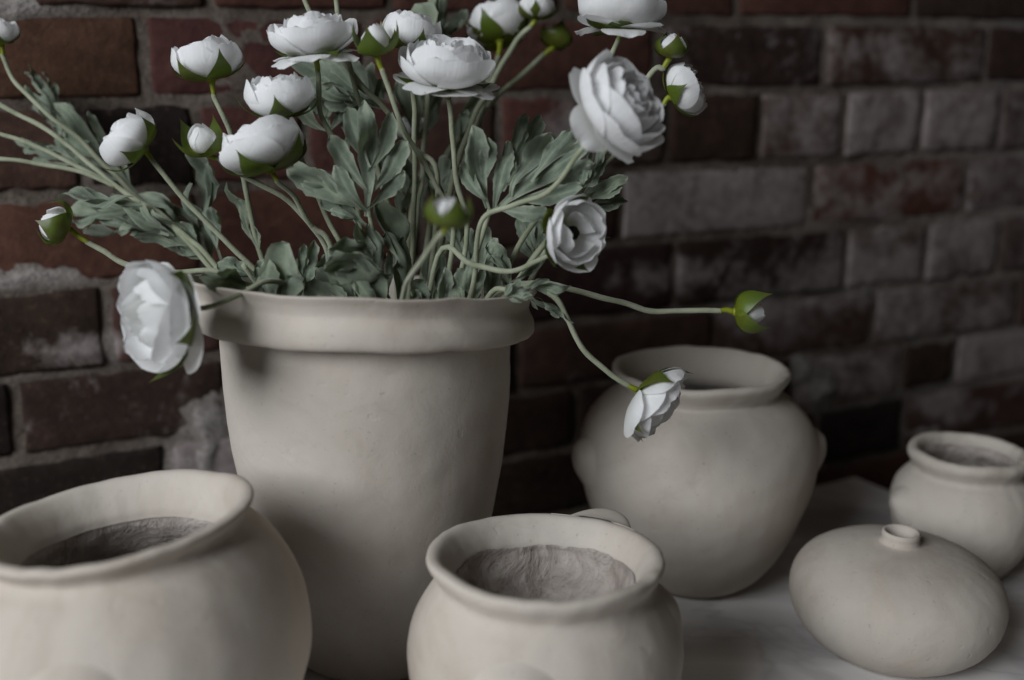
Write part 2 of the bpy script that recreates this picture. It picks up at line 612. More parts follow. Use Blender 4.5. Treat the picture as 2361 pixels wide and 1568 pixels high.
def lathe(prof, seed, n_per=8, wob=0.012, tilt=(0, 0), tilt_from=0.0, ztop=1.0, rough=0.0, lean=(0, 0), oval=0.0, ragged=0.0, rim_wave=1.0):
    """prof: list of (r, z); hand-thrown unevenness and a slanting rim"""
    pts = spline([(r, z, 0) for r, z in prof], n_per)
    V = []
    o = Vector((seed * 3.1, seed * 1.7, seed * 0.9))
    for ip, p in enumerate(pts):
        r, z = max(p.x, 0.0), p.y
        kt = sstep(tilt_from, ztop, z)
        for j in range(NSEG):
            a = 2 * math.pi * j / NSEG
            d = Vector((math.cos(a), math.sin(a), 0))
            nn = noise.noise(Vector((d.x * 1.3, d.y * 1.3, z * 9)) + o) + 0.45 * noise.noise(Vector((d.x * 3, d.y * 3, z * 26)) + o)
            rr = r * (1 + wob * nn + oval * math.cos(2 * a + seed))
            zz = z + rim_wave * kt * (0.0016 * noise.noise(Vector((d.x * 1.8, d.y * 1.8, 0)) + o) + 0.0007 * noise.noise(Vector((d.x * 6, d.y * 6, 0)) + o)) * min(1, r / .05)
            rr += min(1, r / .05) ** 2 * 0.0005 * noise.noise(Vector((d.x * 7, d.y * 7, z * 60)) + o)
            if rough:
                q = Vector((d.x * rr, d.y * rr, z))
                h = noise.noise(q * 55 + o) + 0.6 * noise.noise(q * 120 + o)
                rr += rough * h * sstep(0, 10, ip) - (0.0007 if ragged else 0) * (1 - sstep(0, 4, ip))
                zz += ragged * (1 - sstep(0, 8, ip)) * (noise.noise(d * 2.5 + o) + 0.5 * noise.noise(d * 9 + o))
            x, y = d.x * rr, d.y * rr
            zz += kt * (tilt[0] * x + tilt[1] * y)
            V.append((x + lean[0] * z, y + lean[1] * z, zz))
    return mesh('pot', V, grid_faces(len(pts), NSEG, True))


def lug(outer, seed, ang, zc, width, height, out, wob=0.012, tilt=(0, 0), tilt_from=0.0, ztop=1.0, rim_wave=1.0, oval=0.0, **_):
    """pressed ear of clay growing smoothly out of the pot's wall; thick at its top, fading downwards"""
    pts = spline([(r, z, 0) for r, z in outer], 8)
    prof = []
    for p in pts:
        if not prof or p.y > prof[-1][1] + 1e-6:
            prof.append((p.x, p.y))
    def rad(z):
        for (r0, z0), (r1, z1) in zip(prof, prof[1:]):
            if z0 <= z <= z1:
                return r0 + (r1 - r0) * (z - z0) / (z1 - z0)
        return prof[0][0] if z < prof[0][1] else prof[-1][0]
    o = Vector((seed * 3.1, seed * 1.7, seed * 0.9))
    n = 25
    V = []
    rc = rad(zc)
    for i in range(n):
        v = -1 + 2 * i / (n - 1)
        for j in range(n):
            u = -1 + 2 * j / (n - 1)
            z = zc + v * height / 2
            r = rad(z)
            a = math.radians(ang) + u * width / 2 / rc
            d = Vector((math.cos(a), math.sin(a), 0))
            nn = noise.noise(Vector((d.x * 1.3, d.y * 1.3, z * 9)) + o) + 0.45 * noise.noise(Vector((d.x * 3, d.y * 3, z * 26)) + o)
            rr = r * (1 + wob * nn + oval * math.cos(2 * a + seed))
            vv = (v - 0.25) / (0.75 if v > .25 else 1.25)          # crest lies above the middle
            e = u * u + vv * vv
            bell = max(0.0, 1 - e) ** 1.25 if e < 1 else 0.0
            rr += out * bell * (1 + 0.15 * noise.noise(Vector((u * 2, v * 2, seed)))) - 0.0009
            kt = sstep(tilt_from, ztop, z)
            zz = z + rim_wave * kt * 0.0016 * noise.noise(Vector((d.x * 1.8, d.y * 1.8, 0)) + o) + out * 0.35 * bell
            x, y = d.x * rr, d.y * rr
            zz += kt * (tilt[0] * x + tilt[1] * y)
            V.append((x, y, zz))
    return mesh('lug', V, grid_faces(n, n))


def px_profile(x0, Y0, pts):
    """silhouette (half width, y) in pixels -> (r, z) at the axis plane"""
    out = []
    for hw, y in pts:
        P = at(x0, y, Y0)
        out.append((px(hw, P), P.z))
    return out


def set_z(prof):
    """first entry rests on the table"""
    return prof


def make_pot(name, label, cat, x0, Y0, outer, inner_flare, inner, seed, lugs=(), group='cream clay pots on the marble', rough_in=0.0014, **kw):
    P = at(x0, outer[-1][1] if False else 1000, Y0)
    root_loc = Vector((at(x0, kw.pop('ybase', 1400), Y0).x, Y0, 0.0))
    root = thing(name, label, cat, root_loc, group)
    M = Matrix.Translation(root_loc)
    body = lathe(outer + inner_flare, seed, **kw)
    body.name = 'body'
    b = child('body', body, CLAY, root, M)
    k2 = dict(kw); k2['rough'] = rough_in; k2['ragged'] = 0.0022 if rough_in > .002 else 0.0
    iw = lathe(inner, seed, **k2)
    child('inner_wall', iw, RAW, root, M)
    for (ang, z, wd, ht, out) in lugs:
        child('lug_handle', lug(outer, seed, ang, z, wd, ht, out, **kw), CLAY, root, M)
    return root


# tall flared vase
VX, VY = 858, 0.757
p = px_profile(VX, VY, [(150, 1482), (186, 1477), (196, 1440), (212, 1390), (240, 1300), (270, 1195), (295, 1085), (313, 985), (325, 885), (329, 800), (329, 772), (331, 765), (350, 762), (370, 760), (381, 755), (386, 742), (384, 722), (375, 702), (374, 690), (381, 674), (392, 659), (391, 655)])
p = [(r, max(z, 0.002) if i else 0.0) for i, (r, z) in enumerate(p)]
p = [(0.0, 0.003)] + p
rt, zt = p[-1]
VASE_R, VASE_Z = rt, zt
flare = [(rt - .0035, zt - .0005), (rt - .010, zt - .009), (rt - .017, zt - .022), (rt - .022, zt - .04), (rt - .024, zt - .06)]
inner = [(rt - .0239, zt - .058), (rt - .030, zt - .09), (rt - .046, zt - .16), (rt - .075, zt - .23), (0.0, zt - .25)]
make_pot('tall_vase', 'tall cream clay vase with a thick flared collar, holding the white flowers', 'vase', VX, VY, p, flare, inner, 1.0,
         ybase=1100, wob=0.011, rim_wave=2.0, tilt=(-0.045, -0.115), tilt_from=zt - 0.17, ztop=zt)

# two-eared round jar, behind on the right
RX, RY = 1603, 0.875
p = px_profile(RX, RY, [(90, 1325), (120, 1321), (142, 1310), (164, 1290), (196, 1248), (230, 1185), (256, 1115), (268, 1055), (267, 1010), (254, 965), (226, 928), (196, 906), (181, 896), (183, 886), (192, 873), (201, 860), (203, 852), (199, 846)])
p = [(0.0, 0.002), (p[0][0], 0.0)] + p[1:]
p = [(r, max(z, 0.0)) for r, z in p]
rt, zt = p[-1]
flare = [(rt - .004, zt), (rt - .008, zt - .005), (rt - .0115, zt - .014), (rt - .0125, zt - .022), (rt - .011, zt - .029), (rt - .007, zt - .035)]
inner = [(rt - .0072, zt - .0345), (rt + .002, zt - .044), (rt + .009, zt - .06), (rt + .012, zt - .09), (rt - .012, zt - .15), (rt - .03, .009), (0, .007)]
make_pot('round_jar', 'large round cream jar with two small ears, standing behind near the wall', 'jar', RX, RY, p, flare, inner, 2.0,
         lugs=[(193, 0.114, .050, .054, .0115), (1, 0.114, .052, .058, .0120)], ybase=1100, wob=0.009, tilt_from=zt - .05, ztop=zt)

# small jar at the right edge
SX, SY = 2222, 0.885
p = px_profile(SX, SY, [(55, 1322), (78, 1317), (98, 1300), (130, 1258), (152, 1208), (160, 1160), (153, 1122), (135, 1097), (121, 1085), (119, 1076), (124, 1066), (131, 1054), (132, 1044), (126, 1036)])
p = [(0.0, 0.002), (p[0][0], 0.0)] + p[1:]
p = [(r, max(z, 0.0)) for r, z in p]
rt, zt = p[-1]
flare = [(rt - .005, zt), (rt - .008, zt - .004), (rt - .0085, zt - .009)]
inner = [(rt - .0083, zt - .008), (rt - .008, zt - .018), (rt + .002, zt - .035), (rt + .004, zt - .06), (rt - .018, .012), (0, .009)]
make_pot('small_jar', 'small cream jar with a rolled rim, cut off by the picture\'s right edge', 'jar', SX, SY, p, flare, inner, 3.0,
         lugs=[(192, 0.064, .042, .044, .010)], ybase=1150, wob=0.012, tilt_from=zt - .03, ztop=zt)

# flattened bottle with a tiny neck
BX, BY = 2064, 0.752
p0 = at(BX, 1400, BY)
R = px(239, p0)
prof = [(0, .003), (R * .54, .0), (R * .68, .0042), (R * .83, .0135), (R * .94, .026), (R * .99, .041), (R * .975, .054), (R * .91, .0645), (R * .79, .073), (R * .62, .080), (R * .40, .0848), (R * .23, .0868), (R * .185, .0882), (R * .174, .0912), (R * .176, .0944), (R * .166, .0966)]
flare = [(R * .146, .0966), (R * .12, .0938), (R * .106, .0885)]
inner = [(R * .107, .089), (R * .12, .082), (R * .5, .074), (R * .8, .06), (R * .8, .03), (R * .4, .008), (0, .007)]
make_pot('flat_bottle', 'squat flattened cream bottle with a tiny round neck, nothing in it', 'bottle', BX, BY, prof, flare, inner, 4.0,
         ybase=1380, wob=0.004, rim_wave=0.0, tilt=(-0.025, 0.0), tilt_from=0.0, ztop=0.12)

# small open pot in front, centre
MX, MY = 1257, 0.600
p = px_profile(MX, MY, [(150, 1740), (190, 1725), (240, 1680), (290, 1600), (312, 1520), (315, 1465), (300, 1410), (275, 1370), (254, 1345), (249, 1328), (258, 1312), (269, 1297), (273, 1284), (268, 1276)])
z0 = p[0][1]
p = [(r, z - z0 if i == 0 else z) for i, (r, z) in enumerate(p)]
p = [(r, max(0.0, z)) for r, z in p]
p[0] = (p[0][0], 0.0)
p = [(0, .002)] + p
rt, zt = p[-1]
flare = [(rt - .004, zt + .0004), (rt - .008, zt - .002), (rt - .0125, zt - .008), (rt - .0155, zt - .015), (rt - .0162, zt - .020)]
inner = [(rt - .0160, zt - .0170), (rt - .0172, zt - .028), (rt - .022, zt - .042), (rt - .032, zt - .053), (rt - .05, zt - .060), (0, zt - .063)]
make_pot('open_pot', 'cream clay pot with a wide open mouth showing rough grey clay inside, front centre', 'pot', MX, MY, p, flare, inner, 5.0,
         lugs=[(60, zt - .014, .060, .030, .024), (2, zt - .040, .046, .040, .0035), (-103, at(1185, 1645, MY - .088).z, .058, .048, .010)],
         ybase=1400, wob=0.010, tilt=(-0.03, -0.05), tilt_from=zt - .05, ztop=zt, oval=0.012, rough_in=0.0021)

# big round pot in front, left
LX, LY = 285, 0.565
p = px_profile(LX, LY, [(180, 1760), (235, 1740), (310, 1680), (372, 1600), (404, 1520), (409, 1450), (393, 1380), (358, 1312), (318, 1266), (290, 1245), (279, 1232), (284, 1218), (297, 1204), (303, 1194), (299, 1186)])
p = [(r, max(0.0, z)) for r, z in p]
p[0] = (p[0][0], 0.0)
p = [(0, .002)] + p
rt, zt = p[-1]
flare = [(rt - .004, zt + .0004), (rt - .008, zt - .002), (rt - .013, zt - .009), (rt - .0165, zt - .019), (rt - .017, zt - .026)]
inner = [(rt - .0166, zt - .0245), (rt - .0140, zt - .034), (rt - .004, zt - .050), (rt + .014, zt - .08), (rt + .012, zt - .13), (rt - .03, .016), (0, .012)]
make_pot('round_pot', 'big round cream pot with a slanting rim, front corner, cut off by the frame', 'pot', LX, LY, p, flare, inner, 6.0,
         lugs=[(-86, at(310, 1680, LY - .112).z, .060, .050, .007)],
         ybase=1330, wob=0.010, tilt=(0.095, -0.02), tilt_from=zt - .10, ztop=zt, oval=0.01)

# ------------------------------------------------------------------ petals, sepals, leaves: shared meshes
def petal_mesh(name, prof, W, seed, ruffle=0.03, curl=0.0, point=0.0, base_w=0.34, nu=13, nv=11, notch=0.0):
    """prof (r,z) from base to tip round the flower's axis (+Z), petal centred on +X; W half width"""
    path = spline([(r, z, 0) for r, z in prof], 8)
    rnd = random.Random(seed)
    o = Vector((rnd.uniform(0, 50), rnd.uniform(0, 50), rnd.uniform(0, 50)))
    V, A, Q = [], [], []
    skew = rnd.uniform(-.12, .12)
    for i in range(nu):
        s = 1 - (1 - i / (nu - 1)) ** 1.7
        for j in range(nv):
            t = -1 + 2 * j / (nv - 1)
            if point:
                wd = W * (0.35 + 0.65 * sstep(0, .45, s)) * (1 - sstep(.35, 1.02, s) ** 1.25)
                se = s
            else:
                wd = W * (base_w + (1 - base_w) * sstep(0, .62, s))
                if s > 0.5:
                    wd *= max(0.0, 1 - ((s - .5) / .5) ** 2.8) ** 0.5
                se = s * (1 + 0.05 * noise.noise(Vector((t * 1.6 * wd / W, 5, 0)) + o)) - notch * 0.05 * s ** 6 * max(0, 1 - abs(t * wd / W) * 5)
            f = max(0, min(1, se)) * (len(path) - 1)
            a = int(f); b = min(a + 1, len(path) - 1)
            c = path[a].lerp(path[b], f - a)
            r, z = c.x, c.y
            rho = max(r, 0.38 * W + 0.1)
            ang = t * wd / rho + skew * s
            ang = max(-2.4, min(2.4, ang))
            q = t * wd / W
            nz = noise.noise(Vector((s * 1.5, q * 1.6, 0)) + o)
            nz2 = noise.noise(Vector((s * 2, q * 3.2, 3)) + o)
            e = max(abs(q), 0) * s
            rr = r + ruffle * (nz * 0.55 * s + nz2 * s ** 4 * 1.1) + curl * s ** 4 + 0.05 * e * e * (0 if point else 1)
            if not point:
                rr += 0.022 * noise.noise(Vector((q * 6, 7, 7)) + o) * s ** 6
            Q.append(q * 0.5 + 0.5)
            V.append((rr * math.cos(ang) if r > .05 else r * math.cos(ang), rr * math.sin(ang), z + ruffle * 1.0 * nz2 * s ** 4))
            A.append(s)
    me = mesh(name, V, grid_faces(nu, nv))
    attr(me, 'along', A)
    attr(me, 'across', Q)
    me.materials.append(SEPAL if point else PETAL)
    return me


NV = 4
RINGS = {
    'guard': [((.05, 0), (.40, .0), (.80, .04), (1.14, .14)), .54, .06, .0],
    'guard_droop': [((.05, 0), (.42, .0), (.80, -.03), (1.10, -.18)), .54, .07, .0],
    'r1': [((.05, 0), (.55, .06), (.94, .34), (.98, .72)), .78, .035, .03],
    'r2': [((.05, .02), (.50, .10), (.80, .42), (.80, .86)), .70, .035, -.02],
    'r3': [((.05, .05), (.42, .16), (.64, .48), (.60, .94)), .56, .035, -.03],
    'r4': [((.05, .10), (.32, .2), (.48, .52), (.41, .95)), .40, .04, -.02],
    'r5': [((.04, .15), (.2, .25), (.31, .55), (.24, .94)), .30, .035, -.02],
    'r6': [((.03, .2), (.10, .3), (.16, .6), (.08, .88)), .18, .02, .0],
    's1': [((.05, 0), (.58, .06), (.94, .44), (.84, .96)), .80, .022, -.03],
    's2': [((.05, .03), (.50, .12), (.80, .52), (.62, 1.06)), .70, .025, -.03],
    's3': [((.05, .06), (.36, .2), (.57, .58), (.36, 1.07)), .44, .035, .0],
    's4': [((.05, .1), (.2, .25), (.30, .6), (.12, 1.0)), .28, .03, .0],
    'o1': [((.05, 0), (.55, .06), (.95, .34), (1.02, .66)), .64, .06, .05],
    'o2': [((.05, .02), (.50, .10), (.82, .42), (.76, .80)), .60, .06, .0],
    'o3': [((.05, .04), (.40, .14), (.62, .46), (.46, .84)), .50, .06, -.06],
    'b1': [((.05, .05), (.55, .15), (.74, .65), (.34, 1.12)), .60, .02, .0],
    'b2': [((.05, .05), (.42, .15), (.55, .65), (.15, 1.18)), .46, .02, .0],
}
PM = {}
for k, (prof, W, ruf, curl) in RINGS.items():
    PM[k] = [petal_mesh('petal', prof, W, hash(k) % 1000 * 0 + sum(map(ord, k)) * 10 + i, ruf, curl, notch=(i % 2)) for i in range(NV)]
SEP = {
    'claw': [petal_mesh('sepal', ((.05, -.03), (.62, .10), (.90, .55), (.86 + .12 * i, 1.28)), .70, 930 + i, .04, 0.05, 1) for i in range(3)],
    'open': [petal_mesh('sepal', ((.05, -.05), (.50, -.02), (.90, .22), (1.06, .66)), .36, 900 + i, .03, 0.04, 1) for i in range(3)],
    'spread': [petal_mesh('sepal', ((.05, -.05), (.42, -.03), (.75, .04), (.98, -.10 + .12 * i)), .34, 910 + i, .05, 0.0, 1) for i in range(3)],
    'shut': [petal_mesh('sepal', ((.05, -.03), (.66, .10), (.94, .62), (.34 + .16 * i, 1.32)), .84, 920 + i, .03, 0.05, 1) for i in range(3)],
}


def cup_mesh(r, h):
    """receptacle under the petals"""
    prof = [(0, -.14), (r * .45, -.12), (r * .8, -.05), (r, .03), (r * .8, h), (0, h * 1.1)]
    V = []
    for a, z in prof:
        for j in range(12):
            t = 2 * math.pi * j / 12
            V.append((a * math.cos(t), a * math.sin(t), z))
    return mesh('receptacle', V, grid_faces(len(prof), 12, True))


def centre_mesh(r, z, green):
    V, F = [], []
    rings = [(0, z + r * .75), (r * .5, z + r * .62), (r * .85, z + r * .3), (r, z - .1), (r * .7, z - .25)]
    for i, (a, zz) in enumerate(rings):
        for j in range(14):
            t = 2 * math.pi * j / 14
            k = 1 + .1 * math.sin(t * 5 + i)
            V.append((a * k * math.cos(t), a * k * math.sin(t), zz))
    return mesh('flower_centre', V, grid_faces(len(rings), 14, True))


RECEPT = cup_mesh(.2, .12)
RECEPT.materials.append(COLLAR)
CEN_D = centre_mesh(.20, .36, False); CEN_D.materials.append(CENTRE)
CEN_G = centre_mesh(.13, .62, True); CEN_G.materials.append(CENTRE_G)
KINDS = {
    'rose': [('guard', 4, 0), ('r1', 6, 0), ('r2', 5, 0), ('o3', 4, 0), ('r5', 3, 0)],
    'full': [('guard_droop', 3, 0), ('guard', 3, 0), ('r1', 6, 0), ('r2', 6, 0), ('r3', 6, 0), ('r4', 5, 0), ('r5', 4, 0), ('r6', 3, 0)],
    'skirt': [('guard_droop', 6, 0), ('r1', 6, 0), ('r2', 6, 0), ('r3', 6, 0), ('r4', 5, 0), ('r5', 4, 0), ('r6', 3, 0)],
    'semi': [('s1', 5, 0), ('s2', 5, 0), ('s3', 4, 0), ('s4', 3, 0)],
    'loose': [('r1', 6, 0), ('s1', 6, 0), ('s2', 5, 0), ('s3', 4, 0), ('s4', 3, 0)],
    'opened': [('o1', 7, 0), ('o2', 5, 0), ('o3', 3, 0)],
    'bud': [('b1', 3, 0), ('b2', 3, 0)],
    'budopen': [('b2', 4, 0)],
}
SEPN = {'rose': ('open', 5), 'full': ('spread', 5), 'skirt': ('spread', 5), 'semi': ('open', 5), 'loose': ('open', 5), 'opened': ('open', 5), 'bud': ('shut', 4), 'budopen': ('claw', 4)}


def tube(pts, radii, nseg=8, n_per=6):
    c = spline(pts, n_per)
    m = len(c)
    V = []
    prev = None
    c = [p + Vector((noise.noise(p * 42), noise.noise(p * 42 + Vector((9, 3, 1))), noise.noise(p * 42 + Vector((2, 8, 5))))) * 0.0016 * math.sin(math.pi * i / (m - 1)) for i, p in enumerate(c)]
    for i, p in enumerate(c):
        d = (c[min(i + 1, m - 1)] - c[max(i - 1, 0)]).normalized()
        if prev is None:
            a = d.orthogonal().normalized()
        else:
            a = (prev - d * prev.dot(d)).normalized()
        prev = a
        b = d.cross(a)
        t = i / (m - 1)
        r = radii[0] * (1 - t) + radii[1] * t
        r *= 1 + 0.12 * noise.noise(p * 160)
        for j in range(nseg):
            q = 2 * math.pi * j / nseg
            V.append(p + (a * math.cos(q) + b * math.sin(q)) * r)
    F = grid_faces(m, nseg, True)
    V += [c[0], c[-1]]
    n = len(V)
    for j in range(nseg):
        F.append((n - 2, (j + 1) % nseg, j))
        F.append((n - 1, (m - 1) * nseg + j, (m - 1) * nseg + (j + 1) % nseg))
    return mesh('stem', V, F)


def leaf_mesh(lobes, seed, bend=0.25, wave=0.03):
    """lobes: (start, end, half width) in the leaf plane, x from base (0) to tip (1); teeth at the lobe ends"""
    rnd = random.Random(seed)
    V, F, VE, ED = [], [], [], []
    o = Vector((rnd.uniform(0, 50), rnd.uniform(0, 50), 0))
    for li, (a, b, wd) in enumerate(lobes):
        a, b = Vector((*a, 0)), Vector((*b, 0))
        d = b - a
        L = d.length
        d = d / L
        n = Vector((-d.y, d.x, 0))
        sweep = rnd.uniform(-.06, .06) + (0.10 * (1 if b.y < 0 else -1) if abs(b.y) > .05 else 0)
        nu, nv = 15, 9
        off = len(V)
        ph = [rnd.uniform(.5, 1.3) for _ in range(nv)]
        nt = rnd.choice((3, 4))
        for i in range(nu):
            s = 1 - (1 - i / (nu - 1)) ** 1.35
            prof = 0.20 + 0.80 * sstep(0.05, 0.70, s)
            if s > 0.62:
                prof *= max(0.0, 1 - ((s - .62) / .38) ** 3.8) ** 0.55
            for j in range(nv):
                t = -1 + 2 * j / (nv - 1)
                q = t * prof
                saw = ((s * nt * 1.6 + (0.4 if t > 0 else 0)) % 1.0)
                ser = (0.26 * (saw - .5) * sstep(.35, .6, s)) if abs(t) > .99 else 0
                tip = 0.034 * math.cos(q * 16) * s ** 5
                p = a + d * (L * (s + tip)) + n * (q * wd * (1 + ser) + sweep * s * s)
                z = bend * -(p.x ** 2) * 0.6 + wave * noise.noise(Vector((p.x * 3, p.y * 4, li)) + o) * (0.4 + p.x) * 1.8
                z += 0.28 * q * q * wd * (1 if li % 2 == 0 else .8) - 0.22 * p.y * p.y + li * 0.003
                z -= 0.05 * math.exp(-(t * 4) ** 2) * wd * 2 * (1 - s)
                z += wave * 0.5 * noise.noise(Vector((s * 4, q * 3, li + 9)) + o) * abs(q)
                V.append((p.x, p.y, z))
                VE.append(min(1, math.exp(-(q * 6.5) ** 2) * (1.1 - .6 * s) + 0.38 * max(0, math.sin((s * 1.0 - abs(q) * .55) * 26)) ** 6 * sstep(.05, .2, abs(q)) * (1 - abs(q))))
                ED.append(max(abs(t) ** 4, sstep(.9, 1, s)))
        F += [tuple(x for x in f) for f in grid_faces(nu, nv, False, off)]
    me = mesh('leaf', V, F)
    attr(me, 'vein', VE)
    attr(me, 'rim', ED)
    me.materials.append(LEAF)
    return me


LOB = {
    'pinnate': [((0, 0), (1, .0), .095), ((.46, 0), (.90, .25), .085), ((.42, 0), (.86, -.28), .085), ((.24, 0), (.68, .38), .085), ((.22, 0), (.64, -.38), .085), ((.06, 0), (.38, .36), .075), ((.08, 0), (.36, -.36), .075)],
    'trifid': [((0, 0), (1, 0), .12), ((.26, 0), (.82, .32), .105), ((.24, 0), (.78, -.34), .105), ((.05, 0), (.44, .32), .08), ((.08, 0), (.42, -.32), .08)],
    'spoon': [((0, 0), (1, 0), .20), ((.25, 0), (.74, .22), .10), ((.2, 0), (.66, -.22), .09)],
    'twolobe': [((0, 0), (1, .06), .13), ((.28, 0), (.80, -.28), .10), ((.12, 0), (.56, .26), .09)],
    'narrow': [((0, 0), (1, 0), .075), ((.25, 0), (.60, .20), .055), ((.36, 0), (.72, -.20), .055), ((.1, 0), (.40, -.16), .05)],
    'feather': [((0, 0), (1, 0), .045), ((.62, 0), (.92, .13), .032), ((.58, 0), (.88, -.14), .032), ((.42, 0), (.74, .18), .034), ((.38, 0), (.70, -.18), .034), ((.2, 0), (.54, .20), .034), ((.16, 0), (.5, -.19), .034)],
}
LM = {k: [leaf_mesh(v, sum(map(ord, k)) + 7 * i, (.25, .6, -.15)[i], (.09, .13, .10)[i]) for i in range(3)] for k, v in LOB.items()}


def add_leaf(root, b, t, Yb, Yt, kind='trifid', var=0, roll=0, wide=1.0):
    """leaf from picture point b to t; roll turns its face about its length, 0 faces the viewer"""
    B, T = at(*b, Yb), at(*t, Yt)
    x = (T - B)
    L = x.length
    x = x / L
    v = (CAM - B).normalized()
    z = (v - x * v.dot(x)).normalized()
    z = Matrix.Rotation(math.radians(roll), 3, x) @ z
    y = z.cross(x)
    M = Matrix(((x.x, y.x, z.x), (x.y, y.y, z.y), (x.z, y.z, z.z))).to_4x4()
    M = Matrix.Translation(B) @ M @ Matrix.Diagonal((L, L * wide, L, 1))
    return child('leaf', LM[kind][var % 3], LEAF, root, M)


FGROUP = 'white artificial ranunculus in the tall vase'


def flower(label, kind, base, Y, axis, R, stem, seed, name='ranunculus_flower', cat='flower', spin=None, centre=None, sep=True, stem_px=5.8, leaves=(), collar=34):
    """base: picture point where the bloom sits on its stem; stem: list of (x, y, Y) from the collar down into the vase"""
    rnd = random.Random(seed)
    B = at(*base, Y)
    ax = view_dir(*axis)
    Rm = px(R, B)
    pts = [at(a, b, c) for a, b, c in stem]
    root = thing(name, label, cat, pts[-1], FGROUP)
    # bloom frame
    x = ax.orthogonal().normalized()
    y = ax.cross(x)
    Mb = Matrix.Translation(B) @ Matrix(((x.x, y.x, ax.x), (x.y, y.y, ax.y), (x.z, y.z, ax.z))).to_4x4() @ Matrix.Diagonal((Rm, Rm, Rm, 1))
    bloom = child('bloom', RECEPT, COLLAR, root, Mb)
    a0 = rnd.uniform(0, 6.28) if spin is None else math.radians(spin)
    for ri, (ring, n, _) in enumerate(KINDS[kind]):
        a1 = a0 + ri * 0.9 + rnd.uniform(-.3, .3)
        for i in range(n):
            a = a1 + 2 * math.pi * (i + rnd.uniform(-.16, .16)) / n
            k = 1 + rnd.uniform(-.05, .06)
            til = rnd.uniform(-.09, .09) * (1.6 if ring.startswith('guard') else 1)
            Ml = Matrix.Rotation(a, 4, 'Z') @ Matrix.Rotation(til, 4, 'Y') @ Matrix.Diagonal((k, k * rnd.uniform(.92, 1.08), k * rnd.uniform(.94, 1.05), 1))
            obj('petal', PM[ring][rnd.randrange(NV)], PETAL, bloom, Ml)
    if sep:
        sk, n = SEPN[kind]
        for i in range(n):
            a = a0 + 0.5 + 2 * math.pi * (i + rnd.uniform(-.14, .14)) / n
            k = 1.05 + rnd.uniform(-.06, .08)
            til = rnd.uniform(-.10, .16) * (1 if kind != 'bud' else .8)
            Ml = Matrix.Rotation(a, 4, 'Z') @ Matrix.Rotation(til, 4, 'Y') @ Matrix.Diagonal((k, k, k, 1))
            obj('sepal', SEP[sk][rnd.randrange(3)], SEPAL, bloom, Ml)
    if centre == 'dark':
        obj('flower_centre', CEN_D, CENTRE, bloom)
    elif centre == 'green':
        obj('flower_centre', CEN_G, CENTRE_G, bloom)
    # collar runs from the bloom into the felted stem
    c0 = B - ax * Rm * 0.06
    first = pts[0]
    d = (first - c0)
    cl = min(px(collar, B), d.length * 0.98) if d.length > 1e-4 else 0
    rs = px(stem_px, B)
    if cl > 0.002:
        c1 = c0 + d.normalized() * cl
        cm = tube([c0, (c0 + c1) / 2, c1], (rs * 1.25, rs * .95), 8, 3)
        child('collar', cm, COLLAR, root)
        c0 = c0 + d.normalized() * cl * 0.92
    sm = tube([c0] + pts, (rs, rs * 1.2))
    child('stem', sm, STEM, root)
    for lf in leaves:
        add_leaf(root, *lf)
    return root


def leafy_stem(label, stem, leaves, name='leafy_stem', stem_px=5.8, branches=()):
    pts = [at(a, b, c) for a, b, c in stem]
    root = thing(name, label, 'stem', pts[-1], FGROUP)
    rs = px(stem_px, pts[len(pts) // 2])
    child('stem', tube(pts, (rs, rs * 1.1)), STEM, root)
    for br in branches:
        child('stem_branch', tube([at(*q) for q in br], (rs * .9, rs * .9)), STEM, root)
    for lf in leaves:
        add_leaf(root, *lf)
    return root


def V_(x, Y=.76):
    """end of a stem, down inside the vase"""
    return (x, 900, Y)


# ------------------------------------------------------------------ the bouquet
# full blooms at the top
flower('big white bloom with drooping outer petals, high in the bouquet over the lobed leaves', 'skirt', (728, 128), .74, (-.08, 1, .12), 98,
       [(733, 175, .74), (740, 255, .745), (765, 310, .75), (800, 370, .755), (830, 520, .76), V_(850)], 11,
       leaves=[((765, 315), (705, 150), .80, .84, 'trifid', 0, 20, 1.2), ((800, 345), (830, 135), .80, .82, 'twolobe', 1, -25, 1.1)])
flower('broad level white bloom at top centre, layered petals over a flat skirt', 'full', (1028, 198), .73, (.05, 1, .20), 108,
       [(1034, 235, .73), (1042, 300, .735), (1055, 420, .745), (1075, 560, .75), V_(1000)], 12,
       leaves=[])
flower('half-open white flower with green sepals beside the pointed green bud at top', 'semi', (945, 108), .76, (.12, 1, .05), 70,
       [(950, 150, .76), (953, 230, .76), (957, 330, .765), (955, 430, .77), (950, 600, .77), V_(920)], 13)
flower('half-open white flower alone against red brick, upper left of the bouquet', 'semi', (487, 180), .76, (-.16, 1, .06), 82,
       [(494, 225, .76), (510, 262, .76), (537, 325, .765), (572, 460, .77), (606, 605, .775), V_(700)], 14, spin=20)
flower('half-open white flower just above the broad tilted-back bloom, below the drooping one', 'semi', (652, 262), .735, (-.10, 1, .16), 82,
       [(667, 310, .735), (690, 355, .74), (735, 460, .75), (790, 580, .755), (815, 690, .76), V_(830)], 15, spin=60)
flower('broad white bloom tilted back with wide green sepals, lowest of the upper left cluster', 'loose', (622, 388), .72, (-.30, .95, -.12), 98,
       [(640, 420, .72), (680, 455, .73), (704, 500, .74), (760, 600, .755), V_(800)], 16, spin=40)
flower('half-open white flower leaning left on a slanting stem, green sepals towards the vase', 'semi', (332, 345), .74, (-.72, .62, .20), 74,
       [(352, 372, .74), (400, 430, .74), (480, 515, .745), (580, 615, .75), (650, 700, .755), V_(760)], 17, spin=10)
